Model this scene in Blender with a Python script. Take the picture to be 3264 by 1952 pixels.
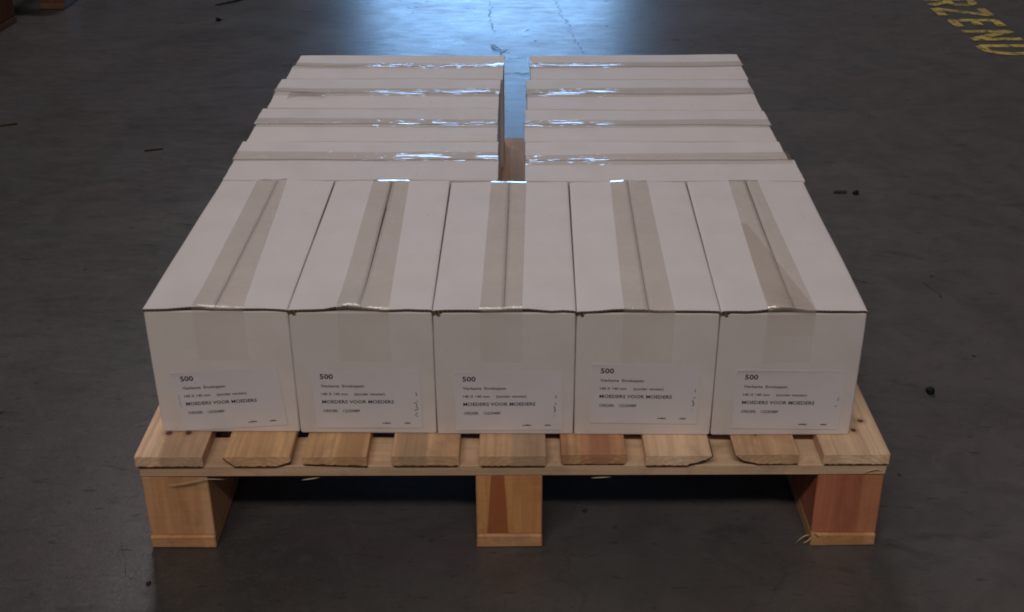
import bpy, bmesh, math, random
from mathutils import Vector, Matrix, noise

for o in list(bpy.data.objects):
    bpy.data.objects.remove(o, do_unlink=True)
S = bpy.context.scene
C = S.collection

# ------------------------------------------------------------------ camera
def look_matrix(loc, pitch, yaw, roll):
    fwd = Vector((math.sin(yaw) * math.cos(pitch), math.cos(yaw) * math.cos(pitch), -math.sin(pitch)))
    right = Vector((math.cos(yaw), -math.sin(yaw), 0))
    up = right.cross(fwd)
    r2 = right * math.cos(roll) - up * math.sin(roll)
    u2 = right * math.sin(roll) + up * math.cos(roll)
    m = Matrix((r2, u2, -fwd)).transposed().to_4x4()
    m.translation = loc
    return m
cam = bpy.data.cameras.new('camera')
cam.sensor_width = 36.0
cam.lens = 1.178 * 36.0
cam.clip_start = 0.02
cam.clip_end = 200
co = bpy.data.objects.new('camera', cam)
C.objects.link(co)
co.matrix_world = look_matrix(Vector((0.0048, -1.0902, 0.8627)), 0.4899, -0.004, 0.0055)
S.camera = co

# ------------------------------------------------------------------ world and lamps (dim warehouse hall)
W = bpy.data.worlds.new('World')
S.world = W
W.use_nodes = True
W.node_tree.nodes['Background'].inputs['Color'].default_value = (0.95, 0.92, 1.0, 1)
W.node_tree.nodes['Background'].inputs['Strength'].default_value = 0.022

def area_lamp(name, loc, target, sx, sy, watts, col):
    l = bpy.data.lights.new(name, 'AREA')
    l.shape = 'RECTANGLE'
    l.size, l.size_y, l.energy, l.color = sx, sy, watts, col
    o = bpy.data.objects.new(name, l)
    C.objects.link(o)
    o.location = loc
    d = Vector(target) - Vector(loc)
    o.rotation_euler = d.to_track_quat('-Z', 'Y').to_euler()
    return o
# long tube fitting over the aisle behind the photographer, another beyond the pallet to the left, open loading door far back
area_lamp('tube_lamp_front', (-0.6, -3.6, 4.5), (0, 0, 0), 4.5, 0.16, 128, (1.0, 0.89, 0.81))
area_lamp('tube_lamp_back', (-0.8, 5.4, 5.4), (0, 0.3, 0), 2.4, 1.0, 120, (1.0, 0.92, 0.93))
area_lamp('loading_door_daylight', (-0.17, 8.0, 0.78), (-0.17, 0, 0.78), 1.75, 1.45, 98, (0.28, 0.56, 1.0))

S.view_settings.view_transform = 'Standard'
S.view_settings.look = 'None'
S.view_settings.exposure = 0.0
S.view_settings.gamma = 1.0
S.view_settings.use_curve_mapping = False
S.cycles.filter_width = 1.9
S.render.resolution_x, S.render.resolution_y = 1024, 612

# ------------------------------------------------------------------ node helpers
class NT:
    def __init__(self, name):
        self.m = bpy.data.materials.new(name)
        self.m.use_nodes = True
        self.t = self.m.node_tree
        self.t.nodes.clear()
        self.out = self.t.nodes.new('ShaderNodeOutputMaterial')
    def n(self, typ, ins=None, **props):
        nd = self.t.nodes.new(typ)
        for k, v in props.items():
            setattr(nd, k, v)
        for k, v in (ins or {}).items():
            self.set(nd.inputs[k], v)
        return nd
    def set(self, sock, v):
        if isinstance(v, bpy.types.NodeSocket):
            self.t.links.new(v, sock)
        else:
            sock.default_value = v
    def math(self, op, a, b=None, c=None, clamp=False):
        nd = self.n('ShaderNodeMath', operation=op, use_clamp=clamp)
        self.set(nd.inputs[0], a)
        if b is not None: self.set(nd.inputs[1], b)
        if c is not None: self.set(nd.inputs[2], c)
        return nd.outputs[0]
    def coord(self):
        return self.n('ShaderNodeTexCoord').outputs['Object']
    def mapping(self, vec, scale=(1, 1, 1), loc=(0, 0, 0), rot=(0, 0, 0)):
        return self.n('ShaderNodeMapping', {'Vector': vec, 'Scale': scale, 'Location': loc, 'Rotation': rot}).outputs[0]
    def noise(self, vec, scale, detail=3, rough=0.55, dist=0.0):
        return self.n('ShaderNodeTexNoise', {'Vector': vec, 'Scale': scale, 'Detail': detail, 'Roughness': rough, 'Distortion': dist}).outputs['Fac']
    def range(self, v, a, b, c=0.0, d=1.0, smooth=False):
        nd = self.n('ShaderNodeMapRange', {'Value': v, 'From Min': a, 'From Max': b, 'To Min': c, 'To Max': d})
        if smooth: nd.interpolation_type = 'SMOOTHSTEP'
        return nd.outputs[0]
    def mix(self, f, a, b, blend='MIX'):
        nd = self.n('ShaderNodeMix', data_type='RGBA', blend_type=blend)
        for k, v in ((0, f), (6, a), (7, b)):
            if isinstance(v, tuple) and len(v) == 3: v = (*v, 1)
            self.set(nd.inputs[k], v)
        return nd.outputs[2]
    def bump(self, h, strength, dist):
        return self.n('ShaderNodeBump', {'Height': h, 'Strength': strength, 'Distance': dist}).outputs[0]
    def bsdf(self, col, rough, spec=0.5, normal=None, **kw):
        ins = {'Base Color': col if not (isinstance(col, tuple) and len(col) == 3) else (*col, 1), 'Roughness': rough, 'Specular IOR Level': spec}
        if normal is not None: ins['Normal'] = normal
        ins.update(kw)
        return self.n('ShaderNodeBsdfPrincipled', ins).outputs[0]
    def done(self, sh):
        self.t.links.new(sh, self.out.inputs['Surface'])
        return self.m

# ------------------------------------------------------------------ materials
def mat_floor():
    k = NT('concrete_floor')
    p = k.coord()
    big = k.noise(p, 1.1, 4, 0.6)
    mid = k.noise(p, 5.5, 5, 0.65, 0.6)
    fine = k.noise(p, 160, 4, 0.75)
    grit = k.noise(p, 420, 2, 0.7)
    col = k.mix(k.range(big, 0.3, 0.7), (0.046, 0.042, 0.041), (0.072, 0.067, 0.065))
    col = k.mix(k.range(mid, 0.35, 0.7), col, k.mix(0.5, col, (0.115, 0.104, 0.100)))
    col = k.mix(k.range(fine, 0.35, 0.70, 0, 0.55), col, (0.040, 0.036, 0.036))
    col = k.mix(k.range(grit, 0.58, 0.72, 0, 0.6), col, (0.17, 0.158, 0.152))
    light_grad = k.range(k.math('ADD', k.n('ShaderNodeSeparateXYZ', {'Vector': p}).outputs[0], k.math('MULTIPLY', big, 0.8)), -0.1, 1.0, 0, 0.85, True)  # uneven light painted into the colour: floor lighter towards the right
    col = k.mix(light_grad, col, k.mix(0.5, col, (0.17, 0.155, 0.15)))
    m1 = k.noise(p, 11.0, 5, 0.7, 0.8)
    m2 = k.noise(k.mapping(p, (1, 1, 1), (5.3, 2.1, 0)), 6.0, 4, 0.6, 0.5)
    m3 = k.noise(k.mapping(p, (1, 1.6, 1), (1.3, 8.1, 0)), 38.0, 4, 0.7, 0.4)
    col = k.mix(k.range(m1, 0.42, 0.66, 0, 0.50), col, k.mix(0.6, col, (0.020, 0.019, 0.020)))
    col = k.mix(k.range(m2, 0.50, 0.70, 0, 0.35), col, (0.060, 0.072, 0.068))
    col = k.mix(k.range(m2, 0.50, 0.30, 0, 0.30), col, (0.085, 0.062, 0.062))
    col = k.mix(k.range(m3, 0.54, 0.72, 0, 0.45), col, (0.105, 0.100, 0.096))
    # dark stains and pock marks
    st = k.noise(k.mapping(p, (2.0, 5.0, 1)), 3.1, 4, 0.7, 0.4)
    stain = k.range(st, 0.60, 0.74, 0, 0.6)
    col = k.mix(stain, col, (0.030, 0.028, 0.029))
    vor = k.n('ShaderNodeTexVoronoi', {'Vector': k.mapping(p, (1.0, 0.75, 1), rot=(0, 0, 0.3)), 'Scale': 26.0, 'Randomness': 1.0})
    sel = k.n('ShaderNodeSeparateColor', {'Color': vor.outputs['Color']}).outputs[0]
    wob = k.math('ADD', vor.outputs['Distance'], k.math('MULTIPLY', k.noise(p, 120, 2), 0.12))
    fl = k.math('MULTIPLY', k.range(wob, 0.12, 0.17, 1, 0), k.range(sel, 0.86, 0.92, 0, 1))
    col = k.mix(k.math('MULTIPLY', fl, 0.75), col, (0.016, 0.015, 0.016))
    # hairline cracks
    wp = k.n('ShaderNodeVectorMath', {0: p, 1: k.n('ShaderNodeVectorMath', {0: k.n('ShaderNodeTexNoise', {'Vector': p, 'Scale': 7.0, 'Detail': 4.0}).outputs['Color'], 3: 0.22}, operation='SCALE').outputs[0]}, operation='ADD').outputs[0]
    cr = k.n('ShaderNodeTexVoronoi', {'Vector': wp, 'Scale': 1.35}, feature='DISTANCE_TO_EDGE').outputs['Distance']
    crm = k.math('MULTIPLY', k.range(cr, 0.0, 0.0030, 1, 0), k.range(k.noise(p, 2.3, 2), 0.46, 0.60))
    col = k.mix(k.math('MULTIPLY', crm, 0.25), col, (0.018, 0.016, 0.016))
    fk = k.noise(k.mapping(p, (34, 120, 1), rot=(0, 0, 0.04)), 1.0, 3, 0.6, 0.3)
    fleck = k.range(fk, 0.62, 0.70)
    col = k.mix(k.math('MULTIPLY', fleck, 0.35), col, (0.03, 0.028, 0.03))
    # sheen: polished and worn patches, streaks along the traffic
    s1 = k.noise(k.mapping(p, (14, 42, 1)), 1.0, 4, 0.7, 0.5)
    s2 = k.noise(k.mapping(p, (3, 4, 1)), 1.0, 3, 0.6)
    rgh = k.math('ADD', k.range(s1, 0.35, 0.75, 0.28, 0.40), k.range(s2, 0.3, 0.7, -0.03, 0.04))
    rgh = k.math('ADD', rgh, k.math('MULTIPLY', fl, 0.35), clamp=True)
    spec = k.math('SUBTRACT', 0.46, k.math('MULTIPLY', k.math('MAXIMUM', k.math('MAXIMUM', fl, stain), k.math('MULTIPLY', fleck, 0.85)), 0.34))
    spec = k.math('MULTIPLY', spec, k.range(s1, 0.45, 0.80, 1.0, 0.62))
    h = k.math('ADD', k.math('MULTIPLY', fine, 0.5), k.math('MULTIPLY', mid, 1.2))
    h = k.math('SUBTRACT', h, k.math('MULTIPLY', fl, 0.6))
    return k.done(k.bsdf(col, rgh, spec, k.bump(h, 0.10, 0.004)))

def mat_card():
    k = NT('white_cardboard')
    p = k.coord()
    a = k.noise(p, 14, 4, 0.6)
    b = k.noise(k.mapping(p, (60, 60, 10)), 4, 3, 0.6)
    col = k.mix(k.range(a, 0.3, 0.7), (0.70, 0.658, 0.645), (0.765, 0.722, 0.718))
    sm = k.noise(k.mapping(p, (3, 3, 5)), 9, 5, 0.75, 1.0)
    col = k.mix(k.range(sm, 0.62, 0.80, 0, 0.22), col, (0.42, 0.38, 0.34))
    sp = k.noise(p, 230, 2, 0.6)
    col = k.mix(k.range(sp, 0.72, 0.78, 0, 0.35), col, (0.32, 0.28, 0.24))
    rv = k.n('ShaderNodeObjectInfo').outputs['Random']
    col = k.mix(1.0, col, k.mix(rv, (0.955, 0.955, 0.955), (1.03, 1.02, 1.01)), 'MULTIPLY')
    sc = k.noise(k.mapping(p, (30, 30, 90), rot=(0.4, 0.3, 0.9)), 1.0, 4, 0.7, 1.5)
    col = k.mix(k.range(sc, 0.64, 0.72, 0, 0.16), col, (0.40, 0.36, 0.33))
    fl = k.n('ShaderNodeTexWave', {'Vector': p, 'Scale': 26.0, 'Distortion': 0.4, 'Detail': 1.0}, wave_type='BANDS', bands_direction='X').outputs['Fac']
    dn = k.noise(p, 7.0, 2, 0.5)
    h = k.math('ADD', k.math('MULTIPLY', a, 1.0), k.math('MULTIPLY', b, 0.25))
    h = k.math('ADD', h, k.math('ADD', k.math('MULTIPLY', fl, 0.035), k.math('MULTIPLY', dn, 1.6)))
    return k.done(k.bsdf(col, 0.62, 0.25, k.bump(h, 0.14, 0.004)))

def mat_kraft():
    k = NT('brown_board_core')
    p = k.coord()
    w = k.n('ShaderNodeTexWave', {'Vector': p, 'Scale': 70.0, 'Distortion': 2.0}).outputs['Fac']
    col = k.mix(w, (0.075, 0.050, 0.034), (0.20, 0.145, 0.10))
    return k.done(k.bsdf(col, 0.85, 0.15))

def mat_tape(name, opac, wr, rough=0.07, tint=(0.975, 0.962, 0.945, 1), sparse=False):
    k = NT(name)
    uv = k.n('ShaderNodeUVMap', uv_map='uv').outputs[0]          # u across, v along, in metres
    n1 = k.noise(k.mapping(uv, (150, 16, 1)), 1.0, 3, 0.6, 0.3)
    n2 = k.noise(k.mapping(uv, (420, 60, 1)), 1.0, 2, 0.5)
    n3 = k.noise(k.mapping(uv, (40, 30, 1)), 1.0, 4, 0.7)
    if sparse:                                                   # a few sharp creases along the strip, flat in between
        su = k.n('ShaderNodeSeparateXYZ', {'Vector': uv}).outputs
        h = k.math('MULTIPLY', n2, 0.04)
        for q, (c0, wdt, amp) in enumerate(((0.0262, 0.0010, 1.0), (0.0205, 0.0012, 0.6), (0.0310, 0.0009, 0.5), (0.0150, 0.0009, 0.35))):
            wan = k.noise(k.mapping(uv, (0, 6, 1), (0, 3.1 * q, q)), 1.0, 2, 0.5)
            cut = k.range(k.noise(k.mapping(uv, (0, 11, 1), (0, 11.0 + 7.7 * q, 2 * q)), 1.0, 3, 0.6), 0.50, 0.60)
            d = k.math('DIVIDE', k.math('SUBTRACT', k.math('SUBTRACT', su[0], c0), k.math('MULTIPLY', k.math('SUBTRACT', wan, 0.5), 0.012)), wdt)
            bell = k.math('POWER', 2.718, k.math('MULTIPLY', k.math('MULTIPLY', d, d), -1.0))
            h = k.math('ADD', h, k.math('MULTIPLY', k.math('MULTIPLY', bell, cut), amp))
        for rz, o_ in ((0.55, 4.0), (-0.7, 9.0)):                # short slanting wrinkles
            dg = k.noise(k.mapping(uv, (210, 55, 1), (o_, 2 * o_, 0), (0, 0, rz)), 1.0, 1, 0.4)
            h = k.math('ADD', h, k.math('MULTIPLY', k.range(dg, 0.68, 0.78), 0.35))
    else:
        h = k.math('ADD', n1, k.math('MULTIPLY', n2, 0.25))
    nor = k.bump(h, 1.0, wr)
    col = k.mix(k.range(n3, 0.3, 0.7), (0.68, 0.63, 0.56), (0.78, 0.72, 0.65))
    dif = k.n('ShaderNodeBsdfDiffuse', {'Color': col}).outputs[0]
    tra = k.n('ShaderNodeBsdfTransparent', {'Color': tint}).outputs[0]
    op = k.range(n3, 0.35, 0.65, opac * 0.75, opac * 1.25)
    body = k.n('ShaderNodeMixShader', {0: op, 1: tra, 2: dif}).outputs[0]
    glo = k.n('ShaderNodeBsdfGlossy', {'Color': (1, 1, 1, 1), 'Roughness': rough, 'Normal': nor}).outputs[0]
    fac = k.n('ShaderNodeLayerWeight', {'Blend': 0.5, 'Normal': nor}).outputs['Facing']
    fr = k.math('MULTIPLY_ADD', k.math('POWER', fac, 5.0), 0.96, 0.04)
    return k.done(k.n('ShaderNodeMixShader', {0: k.math('MULTIPLY', fr, 0.85), 1: body, 2: glo}).outputs[0])

def mat_plain(name, col, rough=0.6, spec=0.3, var=0.15, scale=60):
    k = NT(name)
    p = k.coord()
    nz = k.noise(p, scale, 4, 0.6)
    c2 = tuple(c * (1 - var) for c in col)
    c3 = tuple(min(1, c * (1 + var)) for c in col)
    return k.done(k.bsdf(k.mix(k.range(nz, 0.3, 0.7), c2, c3), rough, spec, k.bump(nz, 0.1, 0.002)))

def mat_paint():
    k = NT('worn_yellow_floor_paint')
    p = k.coord()
    a = k.noise(p, 38, 5, 0.7)
    b = k.noise(p, 9, 3, 0.6)
    col = k.mix(k.range(a, 0.35, 0.7), (0.52, 0.39, 0.09), (0.76, 0.60, 0.15))
    sh = k.bsdf(col, 0.5, 0.35)
    tr = k.n('ShaderNodeBsdfTransparent').outputs[0]
    f = k.math('MULTIPLY', k.range(a, 0.34, 0.52), k.range(b, 0.30, 0.60, 0.40, 1.0), clamp=True)
    return k.done(k.n('ShaderNodeMixShader', {0: f, 1: tr, 2: sh}).outputs[0])

_wn = [0]
def wood(base, axis='y', bands=(), knots=(), wedge=None, rough=0.7, contrast=1.0, rings=None):
    """procedural pine: grain along axis, optional colour bands across x, knots, a wedge of heartwood, end-grain rings"""
    _wn[0] += 1
    k = NT('pine_wood_%02d' % _wn[0])
    p = k.coord()
    off = (_wn[0] * 3.7, _wn[0] * 1.9, _wn[0] * 5.3)
    sc = {'y': (26, 1.6, 26), 'x': (1.6, 26, 26), 'z': (26, 26, 2.2)}[axis]
    sf = {'y': (170, 6, 170), 'x': (6, 170, 170), 'z': (170, 170, 9)}[axis]
    g1 = k.noise(k.mapping(p, sc, off), 1.6, 4, 0.6, 0.4)
    g2 = k.noise(k.mapping(p, sf, off), 1.6, 3, 0.6)
    g3 = k.noise(k.mapping(p, (1, 1, 1), off), 70, 4, 0.7)
    sep = k.n('ShaderNodeSeparateXYZ', {'Vector': p}).outputs
    d1 = tuple(c * f for c, f in zip(base, (0.66, 0.58, 0.52)))
    l1 = tuple(min(1, c * f) for c, f in zip(base, (1.14, 1.12, 1.08)))
    col = k.mix(k.range(g1, 0.32, 0.66), d1, l1)
    col = k.mix(0.35, col, k.mix(1.0, base, base))
    jit = k.math('MULTIPLY', k.math('SUBTRACT', g1, 0.5), 0.010)
    xj = k.math('ADD', sep[0], jit)
    for x0, x1, bc, st in bands:
        m = k.math('MULTIPLY', k.range(xj, x0 - 0.002, x0 + 0.002), k.range(xj, x1 - 0.002, x1 + 0.002, 1, 0))
        col = k.mix(k.math('MULTIPLY', m, st), col, bc)
    if wedge:
        xa0, xa1, xb0, xb1, za, zb, wc = wedge                      # x extent at z=za and at z=zb
        t = k.range(sep[2], za, zb)
        lo = k.math('ADD', xa0, k.math('MULTIPLY', t, xb0 - xa0))
        hi = k.math('ADD', xa1, k.math('MULTIPLY', t, xb1 - xa1))
        xw = k.math('ADD', sep[0], k.math('MULTIPLY', k.math('SUBTRACT', g1, 0.5), 0.003))
        m = k.math('MULTIPLY', k.range(k.math('SUBTRACT', xw, lo), -0.0008, 0.0008), k.range(k.math('SUBTRACT', hi, xw), -0.0008, 0.0008))
        col = k.mix(k.math('MULTIPLY', m, 0.9), col, wc)
    col = k.mix(k.range(g2, 0.42, 0.72, 0, 0.26 * contrast), col, tuple(c * f for c, f in zip(base, (0.5, 0.40, 0.33))))
    if rings:
        rp = k.n('ShaderNodeVectorMath', {0: p, 1: rings}, operation='SUBTRACT').outputs[0]
        rr = k.n('ShaderNodeTexWave', {'Vector': rp, 'Scale': 55.0, 'Distortion': 1.2, 'Detail': 2.0}, wave_type='RINGS', rings_direction='Y').outputs['Fac']
        col = k.mix(k.range(rr, 0.55, 0.95, 0, 0.30), col, tuple(c * 0.5 for c in base))
    for (kx, ky, kz, r, el) in knots:
        dv = k.n('ShaderNodeVectorMath', {0: p, 1: (kx, ky, kz)}, operation='SUBTRACT').outputs[0]
        dv = k.n('ShaderNodeVectorMath', {0: dv, 1: (1, el, 1)}, operation='MULTIPLY').outputs[0]
        ln = k.n('ShaderNodeVectorMath', {0: dv}, operation='LENGTH').outputs['Value']
        ln = k.math('ADD', ln, k.math('MULTIPLY', k.math('SUBTRACT', g3, 0.5), r * 0.8))
        col = k.mix(k.range(ln, r * 2.4, r * 1.1, 0, 0.28, True), col, (0.20, 0.10, 0.045))
        col = k.mix(k.range(ln, r, r * 0.7, 0, 0.85, True), col, (0.06, 0.028, 0.014))
    col = k.mix(k.range(g3, 0.55, 0.75, 0, 0.18), col, tuple(c * 0.45 for c in base))
    dt = k.noise(k.mapping(p, (1, 0.6, 1), off), 22, 5, 0.7, 0.8)          # handling dirt
    col = k.mix(k.range(dt, 0.50, 0.74, 0, 0.42), col, tuple(0.30 * c + 0.02 for c in base))
    saw = k.noise(k.mapping(p, (14, 240, 240), off), 1.0, 2, 0.5)
    h = k.math('ADD', k.math('ADD', g2, k.math('MULTIPLY', saw, 0.6)), k.math('MULTIPLY', g3, 0.5))
    return k.done(k.bsdf(col, rough, 0.25, k.bump(h, 0.35, 0.0012)))

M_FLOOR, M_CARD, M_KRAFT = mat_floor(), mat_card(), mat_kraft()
M_TAPE, M_TAPE_R = mat_tape('clear_tape', 0.15, 0.00020, sparse=True), mat_tape('wrinkled_clear_tape', 0.10, 0.00052, tint=(0.985, 0.975, 0.962, 1), sparse=True)
M_TAPE_B = mat_tape('bonded_clear_tape', 0.02, 0.0002, 0.3, (0.997, 0.994, 0.990, 1))
M_PAPER = mat_plain('label_paper', (0.73, 0.705, 0.745), 0.5, 0.35, 0.03, 30)
M_INK = mat_plain('printer_ink', (0.035, 0.030, 0.034), 0.6, 0.2, 0.2, 300)
M_INKF = mat_plain('faded_printer_ink', (0.060, 0.052, 0.056), 0.6, 0.2, 0.2, 300)
M_PAINT = mat_paint()
M_BARK = mat_plain('bark', (0.075, 0.045, 0.025), 0.95, 0.1, 0.5, 260)
M_BLACK = mat_plain('black_rubbish', (0.010, 0.010, 0.011), 0.7, 0.2, 0.4, 200)
def mat_crack():
    k = NT('dark_floor_crack')
    p = k.coord()
    f = k.range(k.noise(p, 55, 4, 0.7), 0.36, 0.62, 0.0, 0.60)
    tr = k.n('ShaderNodeBsdfTransparent').outputs[0]
    return k.done(k.n('ShaderNodeMixShader', {0: f, 1: tr, 2: k.bsdf((0.020, 0.019, 0.020), 0.9, 0.05)}).outputs[0])
M_CRACK = mat_crack()
M_DBROWN = mat_plain('dark_wood_chip', (0.042, 0.034, 0.030), 0.9, 0.1, 0.3, 150)

# ------------------------------------------------------------------ object helpers
def link(name, me, parent=None):
    o = bpy.data.objects.new(name, me)
    C.objects.link(o)
    if parent is not None: o.parent = parent
    return o
def empty(name, loc=(0, 0, 0), rz=0.0):
    o = link(name, None)
    o.empty_display_size = 0.05
    o.location = loc
    o.rotation_euler = (0, 0, rz)
    return o
def tag(o, label, cat, group=None):
    o['label'], o['category'] = label, cat
    if group: o['group'] = group
    return o
def from_bm(name, bm, mats, parent=None, smooth=False, recalc=True):
    if recalc: bmesh.ops.recalc_face_normals(bm, faces=bm.faces)
    me = bpy.data.meshes.new(name)
    bm.to_mesh(me)
    bm.free()
    for m in (mats if isinstance(mats, (list, tuple)) else [mats]): me.materials.append(m)
    if smooth:
        for f in me.polygons: f.use_smooth = True
    return link(name, me, parent)
def box_bm(x0, x1, y0, y1, z0, z1, bev=0.0008, jit=0.0, rnd=None):
    bm = bmesh.new()
    v = [bm.verts.new((x, y, z)) for z in (z0, z1) for y in (y0, y1) for x in (x0, x1)]
    for f in ((0, 1, 3, 2), (4, 5, 7, 6), (0, 1, 5, 4), (2, 3, 7, 6), (0, 2, 6, 4), (1, 3, 7, 5)):
        bm.faces.new([v[i] for i in f])
    if jit:
        for w in v: w.co += Vector([rnd.uniform(-jit, jit) for _ in range(3)])
    bmesh.ops.recalc_face_normals(bm, faces=bm.faces)
    if bev: bmesh.ops.bevel(bm, geom=bm.edges[:], offset=bev, segments=1, affect='EDGES')
    return bm
def prism_bm(prof, y0, y1, bev=0.0006):
    """profile in x,z extruded along y"""
    bm = bmesh.new()
    a = [bm.verts.new((x, y0, z)) for x, z in prof]
    b = [bm.verts.new((x, y1, z)) for x, z in prof]
    bm.faces.new(a); bm.faces.new(b[::-1])
    n = len(prof)
    for i in range(n):
        bm.faces.new((a[i], b[i], b[(i + 1) % n], a[(i + 1) % n]))
    bmesh.ops.recalc_face_normals(bm, faces=bm.faces)
    if bev: bmesh.ops.bevel(bm, geom=bm.edges[:], offset=bev, segments=1, affect='EDGES')
    return bm

def face_up(bm):
    """an open sheet whose faces all share one winding: turn it so that its level part faces up"""
    bm.normal_update()
    if sum(f.normal.z * f.calc_area() for f in bm.faces) < 0:
        bmesh.ops.reverse_faces(bm, faces=bm.faces[:])

# ------------------------------------------------------------------ floor
bm = bmesh.new()
v = [bm.verts.new(c) for c in ((-9, -7, 0), (9, -7, 0), (9, 14, 0), (-9, 14, 0))]
bm.faces.new(v)
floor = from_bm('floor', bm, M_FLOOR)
floor['kind'] = 'structure'

# ------------------------------------------------------------------ pallets
PAL_Y = -0.039
ZT, ZD, ZS, ZB = 0.1233, 0.1094, 0.0956, 0.0165      # deck top, deck underside, cross-board underside, bottom-board top
DEPTH = 0.965
DECK = [(-.4005, -.3282), (-.3063, -.2350), (-.2219, -.1541), (-.1279, -.0563), (-.0353, .0358), (.0519, .1207), (.1412, .2108), (.2356, .3034), (.3294, .3997)]
PINE, PALE, RED, TAN = (0.74, 0.49, 0.30), (0.90, 0.65, 0.45), (0.60, 0.32, 0.18), (0.76, 0.49, 0.27)
SHADED_OLD = (0.135, 0.062, 0.040)                          # old reddish pallet wood, its corner's shade painted into the colour
GREY = (0.36, 0.265, 0.185)

def bark_strip(pts, y0, y1, th, parent, rnd):
    """thin ragged layer of bark along an x,z polyline of the board's lower edge"""
    top, bot = [], []
    dense = []
    for (xa, za), (xb, zb) in zip(pts, pts[1:]):
        n = max(2, int(abs(xb - xa) / 0.003))
        dense += [(xa + (xb - xa) * i / n, za + (zb - za) * i / n) for i in range(n)]
    dense.append(pts[-1])
    for x, z in dense:
        top.append((x, z + rnd.uniform(0.0002, 0.0016) * th / 0.0015))
        bot.append((x, z - rnd.uniform(0.0001, 0.0004)))
    bm = bmesh.new()
    rows = []
    for y in (y0, y1):
        rows.append(([bm.verts.new((x, y, z)) for x, z in top], [bm.verts.new((x, y, z)) for x, z in bot]))
    (t0, b0), (t1, b1) = rows
    for i in range(len(dense) - 1):
        bm.faces.new((b0[i], b0[i + 1], t0[i + 1], t0[i]))
        bm.faces.new((b1[i], t1[i], t1[i + 1], b1[i + 1]))
        bm.faces.new((t0[i], t0[i + 1], t1[i + 1], t1[i]))
        bm.faces.new((b0[i], b1[i], b1[i + 1], b0[i + 1]))
    from_bm('bark', bm, M_BARK, parent)

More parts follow.
